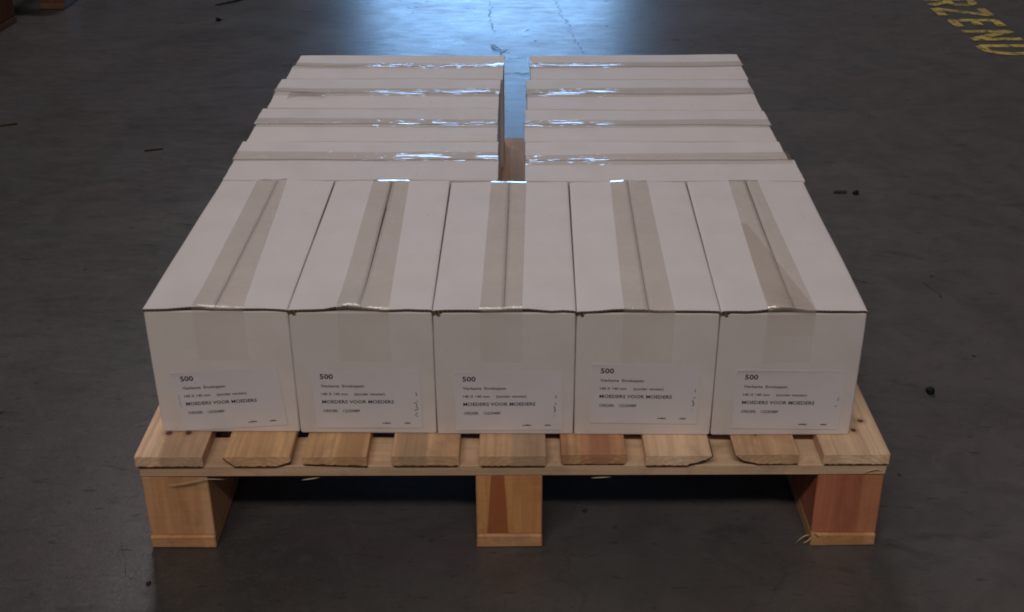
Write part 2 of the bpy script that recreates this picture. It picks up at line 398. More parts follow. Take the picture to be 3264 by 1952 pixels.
def make_pallet(label, loc, rz, main, seed):
    rnd = random.Random(seed)
    root = tag(empty('wooden_pallet', loc, rz), label, 'pallet', 'wooden pallets on the hall floor')
    c = (0.0139)
    for i, (x0, x1) in enumerate(DECK):
        zt, zb = ZT, ZD + 0.0003
        fy = rnd.uniform(-0.0015, 0.0015)
        knots, bands = [], []
        base = (PINE, TAN, TAN, PINE, PINE, RED, PALE, PINE, PALE)[i] if main else SHADED_OLD
        prof = [(x0, zb), (x1, zb), (x1, zt), (x0, zt)]
        bark = [(x0 + 0.002, zb), (x1 - 0.002, zb)]
        if main:
            if i == 0:
                knots = [(-.374, .0436, ZT, .0042, 1.0), (-.3528, .0436, ZT, .0042, 1.0), (-.3640, .050, ZT, .0022, .7)]
                bands = [(-.4015, -.374, PALE, .7), (-.374, -.327, (0.52, 0.35, 0.25), .7)]
            if i == 1:
                prof = [(x0 + .011, zb), (x1 - .016, zb - .0004), (x1, zb + .006), (x1, zt), (x0, zt), (x0, zb + .0105)]
                bark = [(x0, zb + .0105), (x0 + .011, zb), (x1 - .016, zb), (x1, zb + .006)]
                knots = [(-.200, .006, ZT, .0017, 1.0)]
            if i == 2:
                prof = [(x0, zb + .003), (x1, zb), (x1, zt - .0005), (x1 - .009, zt), (x0, zt - .001)]
                bark = [(x0, zb + .003), (x1, zb)]
                bands = [(-.186, -.158, (0.42, 0.20, 0.09), .45)]
            if i == 3: bands = [(-.121, -.090, GREY, .55), (-.066, -.056, RED, .4)]
            if i == 4: bands = [(.000, .0365, (0.42, 0.31, 0.225), .7)]
            if i == 5: bands = [(.060, .072, TAN, .55), (.082, .104, (0.46, .22, .14), .6)]
            if i == 6:
                prof = [(x0, zb - .0004), (x1 - .026, zb), (x1 - .006, zb + .007), (x1 + .001, zb + .012), (x1 - .001, zt), (x0, zt)]
                bark = [(x0 + .001, zb), (x1 - .026, zb), (x1 - .006, zb + .007), (x1 + .0015, zb + .0125)]
            if i == 7:
                prof = [(x0 + .026, zb), (x1, zb), (x1, zt), (x0 + .002, zt), (x0, zb + .012), (x0 + .009, zb + .005)]
                bark = [(x0, zb + .012), (x0 + .009, zb + .005), (x0 + .026, zb), (x1, zb + .0005)]
                knots = [(.263, .040, ZT, .0028, .45), (.272, .043, ZT, .0022, .5)]
            if i == 8: knots = [(.3835, .0634, ZT, .0040, 1.0), (.3715, .0449, ZT, .0030, .8)]
        b = from_bm('deck_board', prism_bm(prof, fy, DEPTH + rnd.uniform(-.003, .003)),
                    wood(base, 'y', bands, knots, rings=(0.5 * (x0 + x1) + rnd.uniform(-.02, .02), 0, ZT - rnd.uniform(.03, .06))), root)
        if main: bark_strip(bark, fy - 0.0006, fy + 0.03, 0.0015, b, rnd)
    # cross boards under the deck
    for y0, y1 in ((0.001, 0.0565), (0.44, 0.515), (DEPTH - 0.076, DEPTH - 0.001)):
        from_bm('cross_board', box_bm(-.3985, .3985, y0, y1, ZS + .0002, ZD - .0002, .0008, .0005, rnd),
                wood((0.72, 0.52, 0.35) if main else SHADED_OLD, 'x', [(-.41, -.30, (0.58, .38, .24), .4), (.30, .41, (0.70, .52, .37), .4)] if main else (), contrast=.8), root)
    # blocks and bottom boards
    BX = ((-.3985, -.3280), (-.0401, .0320), (.3275, .3985))
    for j, (x0, x1) in enumerate(BX):
        for i, (y0, y1) in enumerate(((0.003, 0.104), (0.43, 0.53), (DEPTH - .104, DEPTH - .003))):
            wd, base, bd = None, ((TAN, PINE, RED)[(i + j) % 3] if main else SHADED_OLD), []
            if main and i == 0:
                base = ((0.64, 0.355, 0.18), (0.66, 0.335, 0.135), (0.53, 0.195, 0.115))[j]
                if j == 0: bd = [(-.3375, -.327, (0.70, .44, .24), .7), (-.372, -.352, (0.52, .26, .12), .45)]
                if j == 1: wd = (-.0280, -.0045, -.0225, -.0085, ZB, ZS, (0.37, 0.105, 0.040))
                if j == 2: bd = [(.327, .341, (0.58, .22, .14), .5), (.375, .40, (0.57, .27, .13), .55)]
            from_bm('block', box_bm(x0, x1, y0, y1, ZB + .0002, ZS, .0012, .0008, rnd), wood(base, 'z', bd, (), wd), root)
        from_bm('bottom_board', box_bm(x0 - .0005 + (.001 if j else 0), x1 + .0005, 0.0, DEPTH, 0.0, ZB, .0015, .0006, rnd),
                wood((0.64, 0.36, 0.18) if main else (0.17, 0.10, 0.065), 'y', () if not main else [(x0 + .018, x1 - .012, (0.50, 0.22, 0.10), .5)] if j != 1 else [(x0 + .02, x1 - .01, (0.48, .27, .16), .4)]), root)  # background pallets: shade painted into this wood colour too
    if main:
        # loose splinters torn from the sawn edges
        def splinter(pts, w, mat):
            bm = bmesh.new()
            n = len(pts)
            rows = []
            for q, pnt in enumerate(pts):
                ww = w * (1 - abs(2 * q / (n - 1) - 0.9) ** 2 * 0.9) * 0.5
                rows.append([bm.verts.new(Vector(pnt) + Vector(d) * ww) for d in ((0, 0, 1), (0, -1, 0), (0, 0, -1), (0, 1, 0))])
            for a, b in zip(rows, rows[1:]):
                for q in range(4): bm.faces.new((a[q], a[(q + 1) % 4], b[(q + 1) % 4], b[q]))
            from_bm('splinter', bm, mat, root)
        sm = wood((0.55, 0.42, 0.29), 'x', contrast=.4)
        splinter([(-.369 + .045 * t, -.004 + .003 * t, .0885 + .0068 * t ** 1.6) for t in (0, .2, .4, .6, .8, 1)], .0018, sm)
        splinter([(-.3360 + .03 * t, -.002, .0948 + .0014 * t - .002 * t * t) for t in (0, .25, .5, .75, 1)], .0012, sm)
        splinter([(-.2250 + .02 * t, -.002, .0935 + .0030 * t) for t in (0, .25, .5, .75, 1)], .0018, sm)
        splinter([(.084 + .022 * t, -.002, .0950 + .0012 * t) for t in (0, .25, .5, .75, 1)], .0016, sm)
        splinter([(.3285 - .011 * t, -.001 - .006 * t, .014 - .010 * t + .006 * t * t) for t in (0, .25, .5, .75, 1)], .0022, sm)
        splinter([(.3275 - .016 * t, .004 - .003 * t, .013 + .002 * t - .012 * t * t) for t in (0, .25, .5, .75, 1)], .0020, sm)
        splinter([(.3270 + .012 * t, -.003, .024 - .010 * t) for t in (0, .25, .5, .75, 1)], .0018, sm)
        splinter([(.375 + .018 * t, -.0015, .1005 + .004 * math.sin(2.5 * t)) for t in (0, .25, .5, .75, 1)], .0020, sm)
    return root

make_pallet('pale pine pallet carrying all the white cartons', (0, PAL_Y, 0), 0, True, 4)
make_pallet('shadowed pallet whose foot block shows at the left edge of the upper left corner', (-1.8353, 1.2679, 0), math.radians(-4.5), False, 8)
make_pallet('dark reddish pallet corner behind the other pallet at the upper left', (-1.2735 - .399, 2.3275, 0), 0, False, 9)

# ------------------------------------------------------------------ cartons
ZP = ZT + 0.0006
T = 0.2771
TH = 0.0021

def text_mesh_data(body, width, bold):
    cu = bpy.data.curves.new('t', 'FONT')
    cu.body = body
    cu.size = 1.0
    cu.offset = bold
    cu.resolution_u = 2
    ob = bpy.data.objects.new('t', cu)
    C.objects.link(ob)
    dg = bpy.context.evaluated_depsgraph_get()
    me = bpy.data.meshes.new_from_object(ob.evaluated_get(dg))
    vs = [tuple(v.co) for v in me.vertices]
    fs = [tuple(p.vertices) for p in me.polygons]
    bpy.data.objects.remove(ob, do_unlink=True)
    bpy.data.curves.remove(cu)
    bpy.data.meshes.remove(me)
    x0 = min(v[0] for v in vs); x1 = max(v[0] for v in vs)
    return vs, fs, x0, x1
_TX = {}
def text_geo(body, width, cap, bold):
    key = (body, bold)
    if key not in _TX: _TX[key] = text_mesh_data(body, width, bold)
    vs, fs, x0, x1 = _TX[key]
    sx = width / (x1 - x0)
    sy = cap / 0.70
    return [((v[0] - x0) * sx, v[1] * sy) for v in vs], fs

LINES = [('500', 0.0, 0.0, 14.0, 6.0, .02, 0), ('Vierkante  Enveloppen', 0.0, -10.4, 46.0, 3.4, .010, 1), ('140 X 140 mm     (zonder venster)', 0.1, -20.4, 67.5, 3.2, .010, 1),
         ('MOEDERS VOOR MOEDERS', 0.0, -30.6, 77.0, 4.0, .014, 0), ('ORDER:   12230489', 0.1, -41.8, 39.5, 3.4, .010, 1)]

def make_carton(label, quad, seam_tape, ext, bulge, seed, paper=None, tape_mat=None, ridge=0.0, gap=(0.0006, 0.0006), extra=None):
    """quad: world x,y of A (s=0,t=0), B (s=1,t=0), C (s=1,t=1), D (s=0,t=1); s runs across the flaps, t along the taped seam."""
    rnd = random.Random(seed)
    cx = sum(q[0] for q in quad) / 4; cy = sum(q[1] for q in quad) / 4
    root = tag(empty('carton', (cx, cy, ZP)), label, 'carton', 'white cartons on the pallet')
    A, B, Cc, D = [Vector((q[0] - cx, q[1] - cy)) for q in quad]
    wid = ((B - A).length + (Cc - D).length) / 2
    lng = ((D - A).length + (Cc - B).length) / 2
    H = T - ZP
    def P(s, t): return (A * (1 - s) + B * s) * (1 - t) + (D * (1 - s) + Cc * s) * t
    so = Vector((seed * 3.1, seed * 1.7, 0))
    def topz(s, t):
        ds = min(s, 1 - s) * wid
        z = H - 0.0010 * math.exp(-max(ds, 0) / 0.0011)
        z += ridge * math.exp(-abs(s - 0.5) * wid / 0.012)
        z += 0.0011 * noise.noise(Vector((s * 2.2, t * 3.0, 0)) + so)
        for end, c0, w0, amp in bulge:                      # lifted spot on the cut edge at that end
            dt = (t if end == 0 else 1 - t) * lng
            z += amp * math.exp(-((s - c0) / w0) ** 2) * math.exp(-(max(dt, 0) / 0.035) ** 2)
        dt = min(t, 1 - t) * lng
        z += 0.0007 * noise.noise(Vector((s * 9.0, t * 40.0, 3.0)) + so) * math.exp(-(max(dt, 0) / 0.02) ** 2)
        return z
    # body: outer shell with rounded upper rim, inner shell, bottom
    bm = bmesh.new()
    def ring(ins, z, off=0.0):
        out = []
        for s, t in ((0, 0), (1, 0), (1, 1), (0, 1)):
            ps, pt = (ins / wid if s == 0 else 1 - ins / wid), (ins / lng if t == 0 else 1 - ins / lng)
            # rounded vertical corner: two points
            r = 0.0012
            d1 = (ps + (r / wid) * (1 if s == 0 else -1), pt)
            d2 = (ps, pt + (r / lng) * (1 if t == 0 else -1))
            pair = (d2, d1) if (s, t) in ((0, 0), (1, 1)) else (d1, d2)
            for a, b in pair:
                q = P(a, b)
                out.append(bm.verts.new((q.x, q.y, z)))
        return out
    rings = [ring(0.0012, 0.0), ring(0.0004, 0.0015), ring(0.0, 0.05), ring(0.0, H - 0.03), ring(0.0003, H - 0.0050), ring(0.0012, H - 0.0034), ring(0.0034, H - 0.0034), ring(0.0034, 0.004)]
    for ra, rb in zip(rings, rings[1:]):
        for i in range(8): bm.faces.new((ra[i], ra[(i + 1) % 8], rb[(i + 1) % 8], rb[i]))
    bm.faces.new(rings[0]); bm.faces.new(rings[-1])
    bmesh.ops.recalc_face_normals(bm, faces=bm.faces)
    for f in bm.faces:
        c = f.calc_center_median()
        if all(v in rings[-1] or v in rings[-2] for v in f.verts): f.material_index = 1
    from_bm('carton_body', bm, [M_CARD, M_KRAFT], root, recalc=False)
    # the two end flaps folded in under the long flaps
    for e in (0, 1):
        t0, t1 = ((0.0015 / lng), 0.073 / lng) if e == 0 else (1 - 0.073 / lng, 1 - 0.0015 / lng)
        bm = bmesh.new()
        vs = []
        for z in (H - 0.0036, H - 0.0060):
            for s, t in ((0.03, t0), (0.97, t0), (0.97, t1), (0.03, t1)):
                q = P(s, t); vs.append(bm.verts.new((q.x, q.y, z)))
        for f in ((0, 1, 2, 3), (4, 5, 6, 7), (0, 1, 5, 4), (1, 2, 6, 5), (2, 3, 7, 6), (3, 0, 4, 7)): bm.faces.new([vs[i] for i in f])
        from_bm('end_flap', bm, M_CARD, root)
    # long top flaps
    KS = [0.0, 0.012, 0.03, 0.06, 0.18, 0.34, 0.5, 0.66, 0.82, 0.93, 1.0]
    NS, NT_ = len(KS) - 1, 34
    for fi in (0, 1):
        bm = bmesh.new()
        e0, e1 = ext[fi]
        top, bot = [], []
        for j in range(NT_ + 1):
            u = j / NT_
            u = 0.5 - 0.5 * math.cos(math.pi * u) * (0.55 + 0.45 * abs(math.cos(math.pi * u)))  # denser at the ends
            t = -e0 / lng + u * (1 + (e0 + e1) / lng)
            g = (gap[0] * (1 - t) + gap[1] * t) / wid
            a, b = (0.0, 0.5 - g) if fi == 0 else (0.5 + g, 1.0)
            rt, rb = [], []
            for i in range(NS + 1):
                k = KS[i] if fi == 0 else 1 - KS[NS - i]
                s = a + (b - a) * k
                # the end cut is slightly wavy
                tt = t
                if j in (0, NT_): tt = t + (0.0007 * noise.noise(Vector((s * 14, j, seed))) / lng)
                q = P(s, tt)
                z = topz(s, t)
                rt.append(bm.verts.new((q.x, q.y, z)))
                rb.append(bm.verts.new((q.x, q.y, z - TH)))
            top.append(rt); bot.append(rb)
        for j in range(NT_):
            for i in range(NS):
                f = bm.faces.new((top[j][i], top[j][i + 1], top[j + 1][i + 1], top[j + 1][i])); f.smooth = True
                f = bm.faces.new((bot[j][i], bot[j][i + 1], bot[j + 1][i + 1], bot[j + 1][i])); f.material_index = 1
            for i, hinge in ((0, fi == 0), (NS, fi == 1)):
                f = bm.faces.new((top[j][i], top[j + 1][i], bot[j + 1][i], bot[j][i]))
                f.material_index = 0 if hinge else 1
        for j in (0, NT_):
            for i in range(NS):
                f = bm.faces.new((top[j][i], top[j][i + 1], bot[j][i + 1], bot[j][i])); f.material_index = 1
        from_bm('top_flap', bm, [M_CARD, M_KRAFT], root)
    # tape over the seam, folded down both ends
    (a0, a1), (b0, b1) = seam_tape
    tm = tape_mat or M_TAPE
    def strip(name, s_lo, s_hi, t_lo, t_hi, down0, down1, lift, crumple):
        bm = bmesh.new()
        uvl = bm.loops.layers.uv.new('uv')
        NU, NV = 14, 90
        path = []
        emx = max(ext[0][0], ext[1][0]); emy = max(ext[0][1], ext[1][1])
        if down0: path += [(-0.0006, H - down0, 0), (-0.0006, H - 0.6 * down0, 0), (-0.0007, H - 0.012, 0), (-emx * 0.6 - 0.0009, -0.0045, 1), (-emx - 0.0009, -0.001, 1)]
        for j in range(NV + 1): path.append((t_lo + (t_hi - t_lo) * j / NV, 0.0, 2))
        if down1: path += [(lng + emy + 0.0009, -0.001, 1), (lng + emy * 0.6 + 0.0009, -0.0045, 1), (lng + 0.0007, H - 0.012, 0), (lng + 0.0006, H - down1, 0)]
        grid = []
        acc = 0
        last = None
        for (tp, zz, kind) in path:
            t = tp if kind == 2 else tp / lng
            tc = min(max(t, 0), 1)
            row = []
            for i in range(NU + 1):
                k = i / NU
                s = s_lo(tc) * (1 - k) + s_hi(tc) * k
                q = P(s, t)
                if kind == 0: z = zz
                else:
                    z = topz(s, tc) + lift + (zz if kind == 1 else 0)
                    z += crumple * (0.5 + 0.5 * noise.noise(Vector((s * wid * 90, t * lng * 14, seed * 2.0)))) * math.exp(-((s - 0.5) * wid / 0.016) ** 2)
                row.append((Vector((q.x, q.y, z)), k))
            mid = row[NU // 2][0]
            if last is not None: acc += (mid - last).length
            last = mid
            grid.append(([bm.verts.new(p) for p, _ in row], acc, kind))
        for (ra, va, ka), (rb, vb, kb) in zip(grid, grid[1:]):
            for i in range(NU):
                f = bm.faces.new((ra[i], ra[i + 1], rb[i + 1], rb[i]))
                f.smooth = True
                f.material_index = 1 if (ka == 0 or kb == 0) else 0
                for lp, (uu, vv) in zip(f.loops, ((i, va), (i + 1, va), (i + 1, vb), (i, vb))):
                    lp[uvl].uv = (uu / NU * 0.048, vv + seed * 3.61)
        face_up(bm)
        o = from_bm(name, bm, [tm, M_TAPE_B], root, recalc=False)
        return o
    strip('tape', lambda t: a0 * (1 - t) + b0 * t, lambda t: a1 * (1 - t) + b1 * t, 0.0, 1.0, 0.062, 0.055, 0.0004, 0.00022)
    if extra == 'second_layer':
        strip('tape', lambda t: 0.325 + 0.02 * t, lambda t: 0.645 - 0.42 * max(0.0, t) , 0.0, 0.62, 0.03, 0, 0.0009, 0.0007)
    if extra == 'loose_loop':
        # end of the tape peeled off and standing up as a small loop
        bm = bmesh.new()
        uvl = bm.loops.layers.uv.new('uv')
        rows = []
        for j in range(17):
            u = j / 16
            t = 0.07 + 0.16 * u
            row = []
            for i in range(5):
                k = i / 4
                s = 0.27 + 0.24 * k * (1 - 0.6 * max(0, u - 0.6)) + 0.10 * max(0, u - 0.7)
                q = P(s, t)
                z = topz(s, t) + 0.0010 + 0.0042 * math.sin(math.pi * u) ** 0.7 * (1 - k) ** 1.2
                row.append(bm.verts.new((q.x, q.y, z)))
            rows.append(row)
        for j in range(16):
            for i in range(4):
                f = bm.faces.new((rows[j][i], rows[j][i + 1], rows[j + 1][i + 1], rows[j + 1][i])); f.smooth = True
                for lp, (uu, vv) in zip(f.loops, ((i, j), (i + 1, j), (i + 1, j + 1), (i, j + 1))): lp[uvl].uv = (uu * .008, vv * .004)
        face_up(bm)
        from_bm('loose_tape', bm, tm, root, recalc=False)
    if paper and paper['tear']:
        n = Vector(((D - A).x, (D - A).y)).normalized()
        ed = (B - A).normalized()
        bm = bmesh.new()
        side = paper['tear']
        o0 = A if side > 0 else B
        rr = []
        for a, z in ((-.0004, -.0026), (.0065, -.0022), (.0095, -.0032), (.0070, -.0042), (.0078, -.0066), (.0052, -.0074), (.0034, -.0050), (.0005, -.0062)):
            for off in (0.0006, -0.0012):
                q = o0 + ed * a * side - n * off
                rr.append(bm.verts.new((q.x, q.y, H + z)))
        fr_, bk_ = rr[0::2], rr[1::2]
        bm.faces.new(fr_); bm.faces.new(bk_[::-1])
        for i in range(len(fr_)): bm.faces.new((fr_[i], bk_[i], bk_[(i + 1) % len(fr_)], fr_[(i + 1) % len(fr_)]))
        from_bm('torn_corner', bm, M_KRAFT, root)
    # paper label with its print, on the wall at t=0 (front)
    if paper:
        (lx, lz), ang, shear = paper['tl'], paper['ang'], 0.0
        ca, sa = math.cos(ang), math.sin(ang)
        def F(u, w, off):                                    # u right, w up (metres from the label's upper left corner) -> local point on the front wall
            X = lx + u * ca - w * sa
            Z = lz + u * sa + w * ca
            s = (X - quad[0][0]) / (quad[1][0] - quad[0][0])
            q = P(s, 0)
            n = Vector(((D - A).x, (D - A).y)).normalized()
            return Vector((q.x - n.x * off, q.y - n.y * off, Z - ZP))
        LW, LH = 0.115, paper.get('h', 0.0735)
        def lift(u, w): return 0.00045 + paper['curl'] * math.exp(-max(-w, 0) / 0.003) * math.exp(-max(u, 0) / paper['curl_len'])
        bm = bmesh.new()
        g = []
        WS = (0, .0008, .0018, .0030, .0045, .0065, .010, .020, .040, LH)
        for j in range(10):
            row = []
            for i in range(13):
                u, w = LW * i / 12, -WS[j]
                row.append(bm.verts.new(F(u, w, lift(u, w))))
            g.append(row)
        for j in range(9):
            for i in range(12):
                f = bm.faces.new((g[j][i], g[j + 1][i], g[j + 1][i + 1], g[j][i + 1])); f.smooth = True
        lab = from_bm('paper_label', bm, M_PAPER, root, recalc=False)
        tx, ty = paper['txt']
        for body, dx, dy, wmm, cap, bold, mi in LINES:
            vs, fs = text_geo(body, wmm / 1000, cap / 1000, bold)
            bm = bmesh.new()
            vv = [bm.verts.new(F(tx + dx / 1000 + x, ty + dy / 1000 + y, lift(tx + x, ty + dy / 1000 + y) + 0.00030)) for x, y in vs]
            for f in fs:
                try: bm.faces.new([vv[i] for i in f])
                except ValueError: pass
            from_bm('printed_line', bm, M_INKF if mi else M_INK, lab, recalc=False)
        # two tiny unreadable words at the lower right: short upright strokes
        def bar(u0, u1, w0, w1, mi=1):
            vv = [bm.verts.new(F(a, b, 0.0008)) for a, b in ((u0, w0), (u1, w0), (u1, w1), (u0, w1))]
            bm.faces.new(vv).material_index = mi
        r2 = random.Random(31)
        for u0, wmm in ((0.0632, 9.0), (0.0868, 6.6)):
            bm = bmesh.new()
            u = 0.0
            while u < wmm / 1000:
                hgt = r2.choice((0.0010, 0.0013, 0.0017))
                wd = r2.uniform(0.0004, 0.0008)
                bar(tx + u0 + u, tx + u0 + u + wd, ty - 0.0565, ty - 0.0565 + hgt)
                u += wd + r2.uniform(0.00015, 0.0004)
            bar(tx + u0, tx + u0 + wmm / 1000, ty - 0.0561, ty - 0.0557)
            from_bm('printed_word', bm, [M_INK, M_INKF], lab, recalc=False)
        # marks showing at the label's side
        def stroke(pts, wd, mi):
            for (ua, wa), (ub, wb) in zip(pts, pts[1:]):
                d = Vector((ub - ua, wb - wa)); n = Vector((-d.y, d.x)).normalized() * wd * 0.36
                vv = [bm.verts.new(F(a, b, 0.0009)) for a, b in ((ua + n.x, wa + n.y), (ua - n.x, wa - n.y), (ub - n.x, wb - n.y), (ub + n.x, wb + n.y))]
                bm.faces.new(vv).material_index = mi
        if paper['mark']:
            bm = bmesh.new()
            mk = paper['mark']
            mx = paper.get('mx', 0.109)
            if mk == 'three':
                stroke([(mx - .0022, -.0405), (mx + .0008, -.0420), (mx + .0012, -.0440), (mx + .0002, -.0455), (mx + .0018, -.0470), (mx + .0020, -.0490), (mx + .0006, -.0503), (mx - .0018, -.0505)], .0008, 0)
                stroke([(mx + .0010, -.0394), (mx + .0024, -.0390)], .0012, 0)
                stroke([(mx + .0022, -.0545), (mx + .0002, -.0542), (mx - .0010, -.0562), (mx + .0002, -.0582), (mx + .0018, -.0580)], .0006, 1)
                stroke([(mx + .0008, -.0280), (mx + .0016, -.0320)], .0009, 1)
            elif mk == 'hook':
                stroke([(mx - .0002, -.0425), (mx + .0002, -.0450), (mx + .0012, -.0470), (mx + .0010, -.0488), (mx - .0004, -.0502)], .0011, 0)
                stroke([(mx + .0008, -.0398), (mx + .0022, -.0394)], .0014, 0)
                stroke([(mx + .0020, -.0290), (mx + .0014, -.0325)], .0009, 1)
                stroke([(mx, -.0535), (mx + .0010, -.0535)], .0006, 1)
                stroke([(mx - .0003, -.0562), (mx + .0006, -.0562)], .0006, 1)
            elif mk == 'side_line':
                stroke([(.0045, -.0270), (.0038, -.0290), (.0036, -.0400), (.0042, -.0440)], .00035, 1)
            elif mk == 'dots':
                stroke([(mx + .0022, -.0325), (mx + .0008, -.0370)], .0008, 1)
                stroke([(mx - .0008, -.0435), (mx + .0004, -.0437)], .0014, 1)
            from_bm('ink_mark', bm, [M_INK, M_INKF], lab, recalc=False)
    return root

FR = [(-0.3810, 0.0070), (-0.2308, 0.0040), (-0.0815, 0.0002), (0.0664, -0.0016), (0.2140, -0.0040), (0.3643, -0.0042)]
BK = [(-0.3730, 0.3540), (-0.2270, 0.3525), (-0.0784, 0.3492), (0.0725, 0.3455), (0.2222, 0.3445), (0.3715, 0.3440)]
FT = [((-.3298, -.2767), (-.3270, -.2887)), ((-.1800, -.1265), (-.1779, -.1317)), ((-.0325, .0109), (-.0266, .0182)), ((.1149, .1670), (.1253, .1722)), ((.2615, .3114), (.2760, .3129))]
FLAB = ['leftmost front-row carton, its paper label tilted up to the right',
        'second front-row carton from the left, with a dark split in its taped seam',
        'middle front-row carton, in line with the open gap between the rear cartons',
        'fourth front-row carton from the left, its paper label stuck higher than the others',
        'rightmost front-row carton, with crumpled doubled tape on top']
FGAPS = [(.0002, .0001), (.0000, .0015), (.0002, .0003), (.0002, .0002), (.0001, .0006)]
FBULGE = [[(0, .36, .12, .0026), (0, .80, .15, .0005)], [(0, .42, .13, .0046), (0, .85, .10, .0006)], [(0, .30, .16, .0008), (0, .60, .16, .0018)],
          [(0, .35, .18, .0022), (0, .78, .16, .0008)], [(0, .42, .11, .0044), (0, .72, .12, .0008)]]
PAP = [dict(tl=(-0.3635, 0.1990), ang=math.radians(4.0), txt=(.0098, -.0108), tear=0, mark='side_line', curl=.0010, curl_len=.02),
       dict(tl=(-0.2125, 0.2045), ang=math.radians(0.3), txt=(.0087, -.0112), tear=1, mark='three', curl=.0001, curl_len=.02),
       dict(tl=(-0.0612, 0.2027), ang=math.radians(0.4), txt=(.0087, -.0112), tear=1, mark='hook', curl=.0007, curl_len=.03, mx=.106),
       dict(tl=(0.0840, 0.2132), ang=math.radians(-0.7), txt=(.0095, -.0106), tear=1, mark='hook', curl=.0008, curl_len=.02),
       dict(tl=(0.2368, 0.2067), ang=math.radians(-0.9), txt=(.0087, -.0113), tear=1, mark='dots', curl=.0014, curl_len=.08)]
for i in range(5):
    g0, g1 = (0.0006, 0.0004), (0.0013, 0.0010)
    xa, xb = FR[i][0] + (.0003 if i else 0), FR[i + 1][0] - (.0003 if i < 4 else 0)
    xc, xd = BK[i + 1][0] - (.0010 if i < 4 else 0), BK[i][0] + (.0008 if i else 0)
    ya = (FR[i][1] + FR[i + 1][1]) / 2
    sl = (FR[i + 1][1] - FR[i][1]) * 0.6
    yb = (BK[i][1] + BK[i + 1][1]) / 2 - (.0025 if i == 2 else 0)
    quad = [(xa, ya - sl / 2), (xb, ya + sl / 2), (xc, yb - .0006), (xd, yb + .0006)]
    (p0, p1), (q0, q1) = FT[i]
    st = (((p0 - xa) / (xb - xa), (p1 - xa) / (xb - xa)), ((q0 - xd) / (xc - xd), (q1 - xd) / (xc - xd)))
    make_carton(FLAB[i], quad, st, [[.0012, -.001], [.0008, -.0012]], FBULGE[i] + [(1, .5, .2, .0010)], i + 1, PAP[i], M_TAPE, 0.0, FGAPS[i], 'second_layer' if i == 4 else None)

RL = [dict(xl=-.3735, xr=-.0192, yl=(.3565, .4976), yr=(.3535, .4934), tp=((.4207, .4577), (.4158, .4509)), ext=[[-.001, .0010], [.0015, -.0005]]),
      dict(xl=-.3700, xr=-.0215, yl=(.4990, .6403), yr=(.4950, .6320), tp=((.5564, .5956), (.5472, .5846)), ext=[[.0000, .0008], [.0035, .0000]]),
      dict(xl=-.3682, xr=-.0206, yl=(.6418, .7835), yr=(.6336, .7790), tp=((.6955, .7343), (.6901, .7287)), ext=[[-.0015, .0000], [.0015, .0012]]),
      dict(xl=-.3592, xr=-.0150, yl=(.7850, .9177), yr=(.7806, .9077), tp=((.8375, .8693), (.8327, .8589)), ext=[[.0028, .0000], [.0000, .0010]])]
RR = [dict(xl=.0172, xr=.3690, yl=(.3480, .4929), yr=(.3465, .4889), tp=((.4019, .4391), (.4033, .4483)), ext=[[.0005, .0055], [.0000, -.0020]]),
      dict(xl=.0180, xr=.3680, yl=(.4945, .6277), yr=(.4905, .6195), tp=((.5466, .5782), (.5440, .5808)), ext=[[.0010, -.0012], [.0000, .0025]]),
      dict(xl=.0222, xr=.3692, yl=(.6292, .7744), yr=(.6210, .7695), tp=((.6838, .7258), (.6879, .7263)), ext=[[.0000, .0002], [.0010, .0018]]),
      dict(xl=.0290, xr=.3758, yl=(.7760, .9070), yr=(.7711, .9115), tp=((.8318, .8657), (.8339, .8662)), ext=[[.0000, -.0010], [.0008, .0020]])]
RLAB = {'L': ['crosswise carton on the left of the gap, directly behind the front row', 'second crosswise carton behind the front row, left of the gap',
              'third crosswise carton back on the left side, with a loose loop of tape', 'farthest crosswise carton on the left of the gap'],
        'R': ['crosswise carton on the right of the gap, directly behind the front row', 'second crosswise carton behind the front row, right of the gap',
              'third crosswise carton behind the front row, right of the gap', 'farthest crosswise carton on the right of the gap']}
for side, rows in (('L', RL), ('R', RR)):
    for i, r in enumerate(rows):
        quad = [(r['xl'], r['yl'][0]), (r['xl'] + .0008, r['yl'][1] - .0006), (r['xr'] + .0008, r['yr'][1] - .0006), (r['xr'], r['yr'][0])]
        dl, dr = r['yl'][1] - r['yl'][0], r['yr'][1] - r['yr'][0]
        st = tuple(tuple((y - y0) / d for y in tp) for tp, y0, d in zip(r['tp'], (r['yl'][0], r['yr'][0]), (dl, dr)))
        rr = random.Random(50 + i + (7 if side == 'R' else 0))
        bl = [(0, .5, .16, rr.uniform(-.001, .002)), (1, .5, .16, rr.uniform(-.001, .002))]
        make_carton(RLAB[side][i], quad, st, r['ext'], bl, 11 + i + (7 if side == 'R' else 0), None, M_TAPE_R, 0.0002, (.0006, .0007), 'loose_loop' if (side, i) == ('L', 2) else None)

